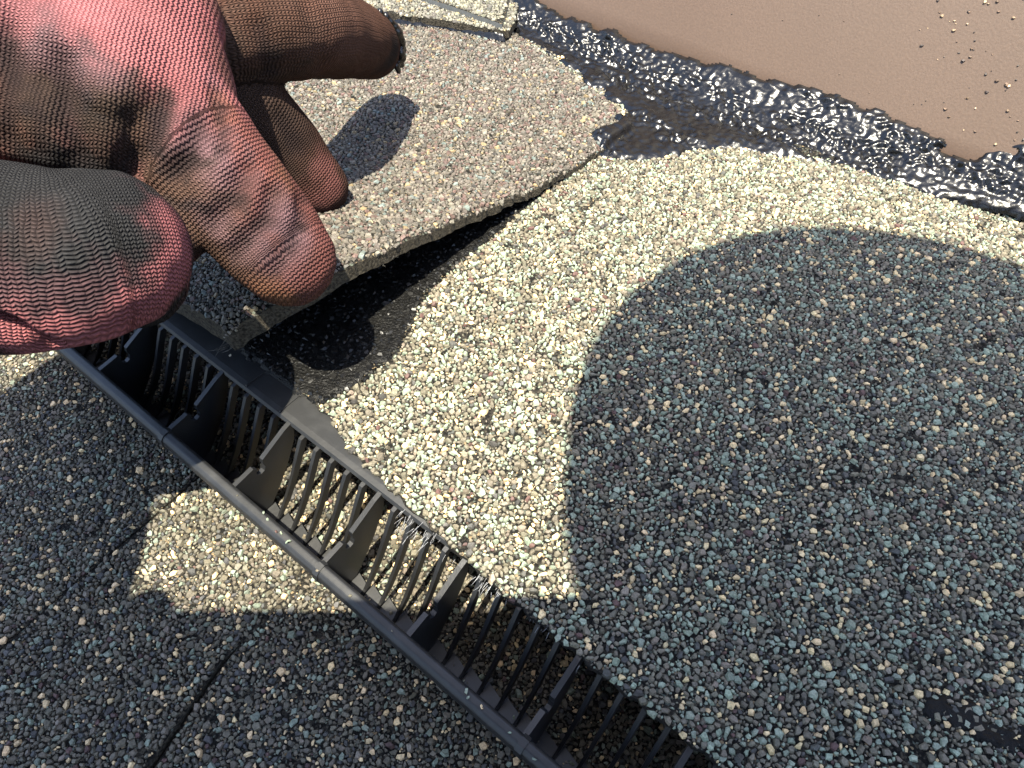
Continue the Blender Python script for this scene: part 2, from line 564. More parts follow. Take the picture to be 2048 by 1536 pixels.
# thick tar along the wall, lower outline on the caps
low_img = [(1000, 60), (1085, 105), (1150, 140), (1195, 182), (1258, 226), (1222, 252), (1185, 285), (1180, 312), (1240, 322), (1300, 322), (1370, 305), (1430, 296), (1490, 298), (1560, 315), (1640, 325), (1720, 350), (1800, 368), (1880, 395), (1950, 415), (2048, 445), (2200, 500)]
LOW = np.array([at_fn(*p, z1) for p in low_img])


LOWP = np.r_[LOW, [(LOW[-1, 0], 260), (LOW[0, 0], 260)]]


def keep1(a, s):
    j = 1.2 * np.sin(a * 1.7) + 1.0 * np.sin(s * 2.1 + a)
    inside = in_poly(a, s, cap1_poly)
    pt = in_poly(a + j * .5, s + j * .5, PATCH)
    wall = in_poly(a, s, LOWP) & (poly_dist(a, s, LOWP) > 3)
    return inside & ~wall & ~(pt & (RNG.uniform(0, 1, np.shape(a)) > .85))


P1 = scatter(-215, 235, -5, 192, z1, keep1, margin=130, scale=.78)
C1 = palette(len(P1), PAL_CAP)
near = in_poly(P1[:, 0], P1[:, 1], PATCH)
dpt = poly_dist(P1[:, 0], P1[:, 1], PATCH)
C1[near | (dpt < .9)] *= .05
qx, qy, dep = proj(*ws(P1[:, 0], P1[:, 1]), P1[:, 2])
vis = ~near & (qx > 20) & (qx < 2030) & (qy > 20) & (qy < 1516)
big = np.argsort(-np.where(vis, P1[:, 3] / dep, 0))[:300]
mask = np.ones(len(P1), bool); mask[big] = False
tarred = (near | (dpt < .9)) & mask; mask &= ~tarred
granule_mesh('tarred_granules', P1[tarred], z1, C1[tarred], cap1, M_TARG, tilt=.45)
granule_mesh('granules', P1[mask], z1, C1[mask], cap1)
granule_singles(P1[big], C1[big], cap1)

# lifted cap (flap)
edge2 = [(450, 655, 17), (520, 622, 20), (600, 578, 23), (680, 535, 24), (760, 500, 21.5), (850, 462, 17), (930, 430, 12.5), (1000, 402, 8.5), (1080, 368, 4.4), (1170, 318, 1.6), (1290, 243, -1.2), (1340, 212, -1.8)]
E2 = []
for px, py, z in edge2:
    a, s = at_as(px, py, z); E2.append((s, a, z))
E2 = np.array(sorted(E2))
SC = E2[0, 0]


def e2a(s): return np.interp(s, E2[:, 0], E2[:, 1])


def z2(a, s):
    a = np.asarray(a, float); s = np.asarray(s, float)
    ze = np.interp(s, E2[:, 0], E2[:, 2])
    e = np.clip(e2a(s) - a, 0, None)
    base = z1(a, s) + 3.2 - 1.8 * np.clip((s - 115) / 35, 0, 1)
    lip = 1.0 * np.clip(1 - e / 3.0, 0, 1) ** 2 + .35 * np.sin(s * .33 + 1) * np.exp(-e / 12)
    return base + (ze - base) * np.exp(-(e / 62) ** 1.4) - lip * np.clip((150 - s) / 20, 0, 1)


ss = np.linspace(SC, 149, 90)
flap_poly = [(e2a(s), s) for s in ss] + [(e2a(149) - 14, 157), (-150, 168), (-185, 177), (-330, 180), (-330, SC - 2.0), (-190, SC - 1.5)]
flap = tag(empty('cap_shingle'), 'brownish cap shingle bent up by the gloved fingers', 'shingle', 'cap shingles over the vent')


def th2(a, s):
    return 2.3 - 1.3 * np.clip((s - 100) / 45, 0, 1) + 4.2 * np.exp(-np.clip(s - SC, 0, None) / 28)


sheet('asphalt_sheet', flap_poly, z2, th2, [M_FINES, M_EDGE], flap, res=2.5, edge_noise=.7, seed=4)
P2 = scatter(-330, -40, SC - 2, SW - 2, z2, lambda a, s: in_poly(a, s, flap_poly) & ~(in_poly(a, s, LOWP) & (poly_dist(a, s, LOWP) > 2.5)), margin=90, scale=.78)
C2 = palette(len(P2), PAL_FLAP)
granule_mesh('granules', P2, z2, C2, flap)


# torn fibres -------------------------------------------------------
def fibres(name, spots, parent, mat):
    V, F = [], []
    for (p, d, L, n, spread, r) in spots:
        for _ in range(n):
            b = np.array(p) + RNG.normal(0, spread, 3) * np.array([1, 1, .3])
            q = np.array(d) + RNG.normal(0, .2, 3)
            q /= np.linalg.norm(q); l = L * RNG.uniform(.2, 1.25)
            bend = RNG.normal(0, .12, 3) * l
            u = np.cross(q, [0, 0, 1]); u /= np.linalg.norm(u) + 1e-9; w = np.cross(q, u)
            k0 = len(V)
            for j, t in enumerate((0, .5, 1)):
                c = b + q * l * t + bend * t * t
                rr = r * (1 - .6 * t)
                for g in range(3):
                    th = g * 2.094
                    V.append(c + rr * (math.cos(th) * u + math.sin(th) * w))
            for j in range(2):
                for g in range(3):
                    F.append((k0 + j * 3 + g, k0 + j * 3 + (g + 1) % 3, k0 + j * 3 + 3 + (g + 1) % 3, k0 + j * 3 + 3 + g))
    o = mesh_obj(name, V, F, mat, parent, True)
    o['kind'] = 'stuff'
    return o


DO = np.array([-TS[0], -TS[1], -.35])
spots = []
for px, py, L, n, sp in [(832, 1012, 3.4, 20, 1.1), (850, 1024, 3.6, 22, 1.2), (868, 1040, 3.8, 22, 1.2), (884, 1052, 3.4, 18, 1.2), (910, 1075, 2.6, 8, 1.2),
                         (972, 1150, 3.6, 18, .9), (985, 1162, 4.0, 22, 1.0), (1000, 1176, 3.4, 12, 1.0), (1080, 1232, 3.0, 12, 1.0), (1100, 1245, 2.6, 8, 1.0), (1180, 1300, 2.2, 8, 1.5)]:
    a, s = at_as(px, py, 0)
    spots.append((wp(a, -1.6, -.4), DO, L * .62, int(n * .55), sp * 1.1, .045))
fibres('torn_fibres', spots, cap1, M_FIBRE)
spots = []
for px, py, z, L, n, d in [(455, 690, 11, 3.5, 8, (-.75, -.5, -.1)), (458, 700, 10, 3.5, 6, (-.8, -.6, 0))]:
    spots.append((at(px, py, z), d, L, n, .8, .06))
for i in range(14):
    s = SC + RNG.uniform(2, 50); a = e2a(s) - .5
    spots.append((wp(a, s, z2(a, s) - th2(a, s) * RNG.uniform(.6, 1.1)), (.5, -.5, -.8), RNG.uniform(.6, 1.4), 3, .6, .03))
fibres('torn_fibres', spots, flap, mat_noise('grey_fibre', (.05, .047, .04), (.2, .19, .17), 700, .7, .3))

# crumbled corner of the flap: granules clumped on the torn edge
crumb = []
for i in range(60):
    t = RNG.uniform(0, 1)
    px = 450 + 60 * t + RNG.normal(0, 5); py = 655 - 34 * t + RNG.normal(0, 7)
    if i > 55: px, py = 455 + RNG.normal(0, 7), 640 + RNG.uniform(0, 60)
    a, s = at_as(px, py, 17 - (0 if i < 55 else (py - 650) * .09)); crumb.append((a, s, 15.8 + 3 * t * (i < 55) - (0 if i < 55 else (py - 650) * .11), RNG.uniform(.25, .5)))
granule_mesh('torn_corner', np.array(crumb), lambda a, s: np.zeros(np.shape(a)), palette(len(crumb), [(3, (.2, .185, .15)), (2, (.1, .09, .07)), (1, (.3, .28, .22))]), flap, tilt=.9)

# ================================================================== far shingles past the flap
def zfar(a, s): return z1(a, s) + 5.0 + 0 * np.asarray(a, float)


far_img = [(620, -40), (690, -8), (740, 16), (770, 27), (810, 35), (860, 40), (930, 52), (990, 62), (1018, 64), (1030, 40), (1050, -60), (1060, -140), (560, -140)]
FAR = np.array([at_as(px, py, 1.8) for px, py in far_img])
far = tag(empty('shingle_piece'), 'pale granule shingle beyond the flap, at the top edge of the picture', 'shingle')
sheet('asphalt_sheet', FAR, zfar, 2.6, [M_FINES, M_EDGE], far, res=3, edge_noise=.6, seed=8)
PF = scatter(FAR[:, 0].min(), FAR[:, 0].max(), FAR[:, 1].min(), FAR[:, 1].max(), zfar, lambda a, s: in_poly(a, s, FAR), margin=60, scale=.85)
granule_mesh('granules', PF, zfar, palette(len(PF), [(4, (.11, .105, .085)), (3, (.19, .18, .14)), (2, (.08, .075, .065)), (1, (.26, .2, .11))]), far)


def zfar2(a, s): return zfar(a, s) + 2.0


top_img = [(845, -7), (905, 14), (965, 36), (1004, 50), (1012, 26), (1019, -10), (1022, -100), (700, -100)]
TOPP = np.array([at_as(px, py, 4.0) for px, py in top_img])
topp = tag(empty('shingle_piece'), 'uppermost granule shingle with a smooth pale cut edge beside the tar', 'shingle')
sheet('asphalt_sheet', TOPP, zfar2, 2.2, [M_FINES, M_PALE], topp, res=3)
PT = scatter(TOPP[:, 0].min(), TOPP[:, 0].max(), TOPP[:, 1].min(), TOPP[:, 1].max(), zfar2, lambda a, s: in_poly(a, s, TOPP) & (poly_dist(a, s, TOPP) > .8), margin=60, scale=.85)
granule_mesh('granules', PT, zfar2, palette(len(PT), [(4, (.12, .115, .09)), (3, (.2, .19, .14)), (2, (.085, .08, .07))]), topp)

# ================================================================== wall flashing
def wallp(a, q, off=0.0):
    s = SW + q * math.cos(PHI) - off * math.sin(PHI)
    z = -4 + q * math.sin(PHI) + off * math.cos(PHI)
    return wp(a, s, z)


def wall_aq(px, py):
    d = ray(px, py); o = np.array([0, 0, CAMH])
    p0 = np.array(wallp(0, 0)); n = np.array([-TS[0] * math.sin(PHI), -TS[1] * math.sin(PHI), math.cos(PHI)])
    p = o + d * (((p0 - o) @ n) / (d @ n))
    a, s = asf(p[0], p[1])
    return a, (s - SW) / math.cos(PHI)


wv, wf = [], []
na, nq = 60, 16
for j in range(nq + 1):
    for i in range(na + 1):
        a = -450 + 1000 * i / na; q = -8 + 330 * j / nq
        wv.append(wallp(a, q, .8 * math.sin(a * .021 + .4) + .4 * math.sin(a * .06 + q * .03)))
for j in range(nq):
    for i in range(na):
        k = j * (na + 1) + i
        wf.append((k, k + 1, k + na + 2, k + na + 1))
wall = mesh_obj('metal_flashing', wv, wf, M_FLASH, None, True)
tag(wall, 'tan brown painted metal wall flashing rising behind the tar bead', 'flashing')
sm = wall.modifiers.new('thickness', 'SOLIDIFY'); sm.thickness = .0008; sm.offset = -1

# ================================================================== tar
def tar_sheet(name, poly, mapfn, res, thick, mat, amp=.8, nsc=.28, ramp=4.0, seed=0.0, edge=1.2, efreq=.35):
    """bumpy sheet over a polygon in sheet coordinates; mapfn(u, v, h) -> world mm"""
    poly = np.asarray(poly, float)
    lo, hi = poly.min(0) - 2, poly.max(0) + 2
    U, Vv = np.meshgrid(np.arange(lo[0], hi[0], res), np.arange(lo[1], hi[1], res))
    U = U.astype(float); Vv = Vv.astype(float)
    eu = nz(U, Vv, efreq, seed + 3, 3) * edge
    ins = in_poly(U + eu, Vv + eu * .8, poly)
    d = poly_dist(U + eu, Vv + eu * .8, poly)
    # keep only what the frame can nearly see
    n1 = nz(U, Vv, nsc, seed, 2) + .8 * nz(U, Vv, nsc * .3, seed + 40); n2 = nz(U, Vv, nsc * 2.3, seed + 20)
    r = np.clip(d / ramp, 0, 1); r = r * (2 - r)
    calm = np.clip(.7 + 1.3 * nz(U, Vv * 2.2, .045, seed + 70, 2),   .35, 1.25)
    h = r * thick + r * amp * calm * (1.1 * np.abs(n1) ** .8 * np.sign(n1) + .55 * n2) + .25 * np.minimum(d, 1)
    h = np.where(ins, np.maximum(h, .12), -.6)
    W = mapfn(U, Vv, h)
    nr, nc = U.shape
    cell = ins[:-1, :-1] | ins[1:, :-1] | ins[:-1, 1:] | ins[1:, 1:]
    idx = np.arange(nr * nc).reshape(nr, nc)
    q = np.stack([idx[:-1, :-1], idx[:-1, 1:], idx[1:, 1:], idx[1:, :-1]], -1)[cell]
    used = np.unique(q); rm = np.zeros(nr * nc, int); rm[used] = np.arange(len(used))
    return fast_mesh(name, W.reshape(-1, 3)[used], rm[q], mat, None, True)


def map_cap(fn):
    def f(U, Vv, h):
        X, Y = ws(U, Vv)
        return np.stack([X, Y, fn(U, Vv) + h], -1)
    return f


tag(tar_sheet('tar_patch', PATCH, map_cap(lambda a, s: z1(a, s) + .05), .6, .02, M_TARD, amp=.2, nsc=.8, ramp=2, seed=2, edge=1.6),
    'black sticky tar patch exposed under the lifted flap', 'tar')

# bead along the wall: v < 0 on the caps, v > 0 up the flashing
up_img = [(2200, 250), (2048, 278), (2010, 290), (1975, 303), (1945, 322), (1915, 312), (1880, 296), (1912, 284), (1900, 276), (1830, 255), (1760, 222), (1690, 200), (1600, 168), (1500, 150), (1440, 128), (1330, 108), (1255, 80), (1200, 62), (1150, 40), (1105, 22), (1075, 4), (1060, -60)]
bead_poly = [(a, s - SW) for a, s in LOW] + [wall_aq(*p) for p in up_img] + [(at_as(1015, -60, 0)[0], -20)]
bead_poly = np.array(bead_poly)


def map_bead(U, Vv, h):
    fl = in_poly(U, SW + Vv, flap_poly)
    zc = np.where(fl, (z2(U, SW + Vv) - z1(U, SW + Vv)) * np.clip(poly_dist(U, SW + Vv, flap_poly) / 1.2, 0, 1) + .5, 0.0)
    RF = 17.0                                            # the tar rounds the inside corner
    t = np.clip((Vv + RF) / (2 * RF), 0, 1)
    mid = np.abs(Vv) < RF
    cz = -4.7
    s_b = -RF * (1 - t) ** 2 + RF * math.cos(PHI) * t ** 2; z_b = cz + RF * math.sin(PHI) * t ** 2
    s = SW + np.where(mid, s_b, np.where(Vv > 0, Vv * math.cos(PHI), Vv))
    z = np.where(mid, z_b + zc * (1 - t) ** 2, np.where(Vv > 0, cz + Vv * math.sin(PHI), z1(U, SW + Vv) + zc))
    k = np.where(mid, t, (Vv > 0) * 1.0)
    ds = -np.sin(PHI * k); dz = np.cos(PHI * k)
    X, Y = ws(U, s + ds * h)
    return np.stack([X, Y, z + dz * h], -1)


tag(tar_sheet('tar_bead', bead_poly, map_bead, .6, 1.3, M_TAR, amp=1.15, nsc=.45, ramp=4, seed=11, edge=3.6, efreq=.13),
    'thick glossy black tar bead sealing the caps to the brown flashing', 'tar')
# thin tar line along the seam of the far shingle
seam = [(735, 14), (765, 30), (800, 38), (830, 42), (880, 46), (940, 58), (1010, 74), (1012, 60), (950, 46), (890, 38), (850, 32), (842, 14), (818, 14), (806, 28), (770, 20), (745, 4)]
SEAM = np.array([at_as(px, py, 1) for px, py in seam])
tag(tar_sheet('tar_smear', SEAM, map_cap(lambda a, s: z1(a, s) + 2.4), .6, 1.6, M_TAR, amp=.9, nsc=.5, ramp=2, seed=5, edge=1.0),
    'thin black tar line along the seam near the upper fingertip', 'tar')
# scuffed tar smear at the right bottom of the near cap
sm_img = [(1830, 1400), (1880, 1375), (1930, 1400), (1990, 1440), (2060, 1480), (2150, 1520), (2150, 1600), (2040, 1530), (1950, 1470), (1880, 1440), (1815, 1425)]
tag(tar_sheet('tar_smear', np.array([at_fn(*p, z1) for p in sm_img]), map_cap(z1), .5, .3, M_TARD, amp=.6, nsc=.6, ramp=4, seed=31, edge=6),
    'dark scuffed tar smear on the shaded cap, lower right corner', 'tar')

# grit stuck on the flashing
grit = []
for i in range(75):
    px = RNG.normal(1960, 75); py = RNG.uniform(-40, 290)
    if i > 60: px, py = RNG.uniform(1450, 2000), RNG.uniform(20, 250)
    if py > (px - 1000) * .33 - 30: continue
    a, q = wall_aq(px, py)
    grit.append((a, q, RNG.uniform(.16, .5) if i < 55 else .2))
G = np.array(grit)
T = TEMPL[RNG.integers(len(TEMPL), size=len(G))] * (G[:, 2] * 1.3)[:, None, None]
base = np.array([wallp(a, q, .8 * math.sin(a * .021 + .4) + .4 * math.sin(a * .06 + q * .03) + r * .5) for a, q, r in G])
wn_ = np.array([-TS[0] * math.sin(PHI), -TS[1] * math.sin(PHI), math.cos(PHI)]); wa_ = np.array([TA[0], TA[1], 0]); wu_ = np.cross(wn_, wa_)
V = T[:, :, 0:1] * wa_ + T[:, :, 1:2] * wu_ + T[:, :, 2:3] * wn_ * 1.6 + base[:, None]
F = (IF[None] + (np.arange(len(G)) * NV)[:, None, None]).reshape(-1, 3)
go = fast_mesh('loose_grit', V.reshape(-1, 3), F, M_GRAN, None, False, np.repeat(palette(len(G), [(3, (.12, .08, .055)), (2, (.05, .04, .035)), (2, (.3, .22, .14))]), NV, axis=0))
tag(go, 'loose granules stuck on the brown flashing', 'grit', kind='stuff')

# ================================================================== the ridge vent
vent = tag(empty('ridge_vent'), 'black plastic ridge vent with open louvers under the cap shingles', 'vent')
AV0, AV1 = -300.0, 190.0


def extrude(name, prof, a0, a1, mat, parent, n=1):
    k = len(prof); v, f = [], []
    for i in range(n + 1):
        a = a0 + (a1 - a0) * i / n
        v += [wp(a, s, z) for s, z in prof]
    for i in range(n):
        for j in range(k):
            f.append((i * k + j, i * k + (j + 1) % k, (i + 1) * k + (j + 1) % k, (i + 1) * k + j))
    f.append(tuple(range(k - 1, -1, -1))); f.append(tuple(n * k + j for j in range(k)))
    return mesh_obj(name, v, f, mat, parent)


rail = extrude('rail', [(-20.5, -10.0), (-20.9, -8.0), (-20.6, -6.4), (-19.7, -5.5), (-18.4, -5.3), (-17.7, -5.9), (-17.5, -7.2), (-18.3, -9.5)], AV0, AV1, M_SCUFF, vent)
bv = rail.modifiers.new('soft', 'BEVEL'); bv.width = .0003; bv.segments = 2; bv.limit_method = 'ANGLE'; bv.angle_limit = .2
extrude('baffle', [(-19.9, -9), (-18.9, -9), (-15.2, -21.6), (-15.2, -23.2), (-16.4, -23.2)], AV0, AV1, M_PLASTIC, vent)
extrude('top_flange', [(-.1, -2.3), (-.3, -1.5), (0.2, -.75), (1.5, -.55), (42, -.55), (42, -2.3), (1.4, -2.4)], AV0, AV1, M_SCUFF, vent)
extrude('filter_wall', [(16, -23.5), (18, -23.5), (18, -2.3), (16, -2.3)], AV0, AV1, M_PLASTIC, vent)
# base ledge with a saw-tooth inner edge, one plate per bay
RIBS = {0, 6, 11, 17, 22, 28, 33, 39, -6, -11, -17, 44, 50}


def ak(k): return A0 + PIT * k


def box_prof(name, prof, a, th, mat, parent, skew=0.0):
    """plate with outline prof in (s, z), thickness th along a"""
    k = len(prof)
    v = [wp(a - th / 2 + skew * (s / -15.0), s, z) for s, z in prof] + [wp(a + th / 2 + skew * (s / -15.0), s, z) for s, z in prof]
    f = [tuple(range(k)), tuple(range(2 * k - 1, k - 1, -1))] + [(j, j + k, (j + 1) % k + k, (j + 1) % k) for j in range(k)]
    return mesh_obj(name, v, f, mat, parent)


base_prof_cache = {}
lou_me = rib_me = plate_me = None


def placed(me_key, build, a):
    """share one mesh per kind: build at a = 0, then move along the vent"""
    if me_key not in base_prof_cache:
        o = build(0.0); base_prof_cache[me_key] = o.data
    else:
        o = link(bpy.data.objects.new(me_key, base_prof_cache[me_key]), vent)
    o.location = (a * TA[0] * MM, a * TA[1] * MM, 0)
    return o


def louver(a):
    # curved blade from the flange down and out to the ledge
    c = [(0.3, -1.6), (-1.6, -4.6), (-3.6, -8.0), (-5.6, -11.4), (-7.8, -14.8), (-10.3, -18.2), (-12.6, -20.6), (-15.0, -22.0)]
    v, f = [], []
    for i, (s, z) in enumerate(c):
        t = i / (len(c) - 1)
        d = 2.0 * (1 - .85 * max(0, (t - .75) / .25))
        w = .62 * (1 - .4 * t) if t < .8 else .4
        bow = .15 * math.sin(t * math.pi)
        for (ua, us) in ((-w, d * .35), (w, d * .35), (w * .8, -d), (-w * .8, -d)):
            v.append(wp(a + ua + bow, s + us * .82, z + (us * -.5 if us < 0 else 0) * -.6 + (0 if us > 0 else .2)))
    for i in range(len(c) - 1):
        for j in range(4):
            f.append((i * 4 + j, i * 4 + (j + 1) % 4, i * 4 + 4 + (j + 1) % 4, i * 4 + 4 + j))
    f.append((3, 2, 1, 0)); f.append(tuple(4 * (len(c) - 1) + j for j in range(4)))
    return mesh_obj('louver', v, f, M_PLASTIC, vent)


RIBP = [(0.6, -.9), (-2.0, -1.6), (-9.6, -4.9), (-9.9, -6.2), (-9.6, -7.6), (-10.2, -8.6), (-11.2, -8.9), (-12.0, -8.3), (-12.2, -7.4), (-11.6, -6.6), (-12.4, -5.4), (-18.0, -6.1), (-18.6, -9.0), (-15.4, -21.8), (-12.2, -21.9), (-8.6, -18.0), (-4.6, -13.0), (-0.6, -6.5), (0.6, -2.4)]


def rib(a):
    return box_prof('rib', RIBP, a, 1.15, M_PLASTIC, vent)


def ledge(a):
    v = [wp(a + x, s, z) for x, s, z in [(.1, -15.6, -22.3), (PIT - .1, -15.6, -22.3), (PIT + .35, -12.6, -22.2), (.1, -11.2, -22.2), (.1, -15.6, -23.3), (PIT - .1, -15.6, -23.3), (PIT + .35, -12.6, -23.2), (.1, -11.2, -23.2)]]
    return mesh_obj('ledge', v, [(0, 1, 2, 3), (7, 6, 5, 4), (0, 4, 5, 1), (1, 5, 6, 2), (2, 6, 7, 3), (3, 7, 4, 0)], M_SCUFF, vent)


def collar(a):
    pr = [(-20.7, -10.2), (-21.15, -8.0), (-20.8, -6.2), (-19.8, -5.25), (-18.3, -5.05), (-17.4, -5.8), (-17.3, -7.2), (-18.1, -9.7)]
    return box_prof('rail_joint', pr, a, 1.5, M_SCUFF, vent)


for k in range(-10, 42):
    a = ak(k) + RNG.normal(0, .06)
    if k in RIBS:
        placed('rib', rib, a)
    else:
        o = placed('louver', louver, a)
        o.rotation_euler = (0, 0, 0)
    placed('ledge', ledge, a)
for k in (-5, 6, 17, 28, 39):
    placed('rail_joint', collar, ak(k) + .6)
for k, w in ((7.7, .5), (10.2, .4)):
    extrude('flange_joint', [(.4, -.62), (.6, -.3), (30, -.3), (30, -.62)], ak(k), ak(k) + w, M_SCUFF, vent)

# crumbs of granules fallen into the vent
cr = []
for k in range(70):
    a = RNG.uniform(-100, 20); s = RNG.choice([RNG.uniform(-15.4, -13), RNG.uniform(-20, -18.2)], p=[.7, .3])
    cr.append((a, s, -22.1 if s > -16 else -5.2, RNG.uniform(.18, .42) * (1.5 if RNG.uniform() < .15 else 1)))
og = granule_mesh('fallen_granules', np.array(cr), lambda a, s: np.zeros(np.shape(a)), palette(len(cr), PAL_CAP), None, tilt=.8)
tag(og, 'stray granules fallen on the vent rail and ledge', 'grit', kind='stuff')

# ================================================================== person: gloved hand, arms, head, phone
def catmull(P, n):
    P = np.asarray(P, float); out = []
    Q = np.r_[[2 * P[0] - P[1]], P, [2 * P[-1] - P[-2]]]
    for i in range(1, len(Q) - 2):
        for t in np.linspace(0, 1, n, endpoint=False):
            p0, p1, p2, p3 = Q[i - 1:i + 3]
            out.append(.5 * ((2 * p1) + (-p0 + p2) * t + (2 * p0 - 5 * p1 + 4 * p2 - p3) * t * t + (-p0 + 3 * p1 - 3 * p2 + p3) * t ** 3))
    out.append(P[-1])
    return np.array(out)


def loft(pts, seg=20, n=8, flat=None):
    """tube with round ends through (x, y, z, r) points -> verts, faces, spine"""
    C = catmull(pts, n)
    c, r = C[:, :3], np.maximum(C[:, 3], .5)
    t = np.gradient(c, axis=0); t /= np.linalg.norm(t, axis=1)[:, None]
    # end caps: extra rings
    rings = []
    for k in (0.0, .25, .5, .75):
        ang = math.pi / 2 * k
        rings.append((c[0] - t[0] * r[0] * math.cos(ang), max(r[0] * math.sin(ang), .05), t[0]))
    for i in range(len(c)):
        rings.append((c[i], r[i], t[i]))
    for k in (.75, .5, .25, 0.0):
        ang = math.pi / 2 * k
        rings.append((c[-1] + t[-1] * r[-1] * math.cos(ang), max(r[-1] * math.sin(ang), .05), t[-1]))
    ref = np.array([0, 0, 1.0]) if abs(t[0][2]) < .9 else np.array([1.0, 0, 0])
    V, F = [], []
    for (p, rr, tt) in rings:
        u = np.cross(tt, ref); u /= np.linalg.norm(u); w = np.cross(u, tt)
        for g in range(seg):
            th = 2 * math.pi * g / seg
            V.append(p + rr * (math.cos(th) * u * (flat or 1) + math.sin(th) * w))
    m = len(rings)
    for i in range(m - 1):
        for g in range(seg):
            F.append((i * seg + g, i * seg + (g + 1) % seg, (i + 1) * seg + (g + 1) % seg, (i + 1) * seg + g))
    F.append(tuple(range(seg - 1, -1, -1))); F.append(tuple((m - 1) * seg + g for g in range(seg)))
    return np.array(V), F, c, r


def fused(lofts, voxel, smooth_it):
    V, F = [], []
    for v, f, *_ in lofts:
        k = sum(len(x) for x in V)
        V.append(v); F += [tuple(i + k for i in q) for q in f]
    me = bpy.data.meshes.new('tmp'); me.from_pydata((np.concatenate(V) * MM).tolist(), [], F); me.update()
    o = link(bpy.data.objects.new('tmp', me))
    m = o.modifiers.new('r', 'REMESH'); m.mode = 'VOXEL'; m.voxel_size = voxel * MM
    s = o.modifiers.new('s', 'SMOOTH'); s.factor = .5; s.iterations = smooth_it
    dg = bpy.context.evaluated_depsgraph_get()
    ev = o.evaluated_get(dg); em = ev.to_mesh()
    v = np.zeros(len(em.vertices) * 3, np.float32); em.vertices.foreach_get('co', v)
    q = [tuple(p.vertices) for p in em.polygons]
    ev.to_mesh_clear(); bpy.data.objects.remove(o); bpy.data.meshes.remove(me)
    return v.reshape(-1, 3) / MM, np.array(q)


def J(px, py, z, r):
    p = at(px, py, z); return (p[0], p[1], p[2], r)


W_ = lambda x, y, z, r: (x, y, z, r)
BONES = {
    'index': [J(330, 95, 58, 12.5), J(440, 62, 60, 12), J(590, 56, 54, 11.3), J(690, 74, 40, 10.6), J(742, 92, 28, 9.2)],
    'middle': [J(400, 150, 52, 10.5), J(490, 215, 43, 10), J(570, 300, 30, 9.3), J(636, 372, 19, 8.2)],
    'thumb': [J(318, 188, 62, 12.6), J(396, 298, 54.5, 11.8), J(476, 398, 46.5, 11.2), J(546, 485, 39, 10.8), J(572, 516, 36.5, 10.1)],
    'back_a': [J(-260, -170, 84, 21), J(20, -60, 78, 18), J(262, 28, 71, 15.6), J(312, 120, 66, 12.8), J(350, 205, 60, 12.2)],
    'back_b': [J(-260, 40, 78, 18), J(60, 95, 70, 14.5), J(230, 150, 67, 12.8), J(310, 205, 60, 12)],
    'back_c': [J(-260, 175, 70, 13), J(20, 210, 65, 10.6), J(170, 243, 62, 10.2), J(255, 270, 57, 10.5), J(320, 295, 53, 10.6)],
    'ring': [J(-200, 470, 46, 13), J(60, 500, 44, 13), J(265, 552, 40, 10.3)],  # unseen finger added behind the fist to shade the flap
    'web': [J(60, 255, 57, 8), J(200, 288, 54, 8), J(320, 327, 50, 9.5), J(400, 362, 47.5, 10)],
    'shade_fill': [J(60, 400, 50, 8), J(230, 408, 48, 8.5), J(322, 458, 44, 8.5)],  # hidden volume added between fist and palm to shade the flap
    'fist': [J(-280, 500, 64, 16), J(-80, 512, 61, 15.4), J(110, 520, 58, 14.7), J(205, 505, 56, 13.8)],
    'wrist': [J(-380, 0, 86, 16), W_(-134, 82, 98, 17), W_(-119, 58, 107, 24)],
}
LOFTS = {k: loft(v) for k, v in BONES.items()}
gv, gf = fused(list(LOFTS.values()), .8, 6)


def normals(v, f):
    n = np.zeros_like(v)
    fn = np.cross(v[f[:, 2]] - v[f[:, 0]], v[f[:, 3]] - v[f[:, 1]])
    for i in range(4): np.add.at(n, f[:, i], fn)
    return n / (np.linalg.norm(n, axis=1)[:, None] + 1e-12)


def seg_d(p, poly):
    best = np.full(len(p), 1e9)
    for a, b in zip(poly[:-1], poly[1:]):
        d = b - a; t = np.clip(((p - a) @ d) / (d @ d + 1e-9), 0, 1)
        best = np.minimum(best, np.linalg.norm(p - a - t[:, None] * d, axis=1))
    return best


bvh = BVHTree.FromPolygons([tuple(x) for x in gv], [tuple(int(i) for i in q) for q in gf])


def hit(px, py, fallback=None):
    d = Vector(ray(px, py)).normalized()
    h = bvh.ray_cast(Vector((0, 0, CAMH)), d)
    return np.array(h[0]) if h[0] is not None else None


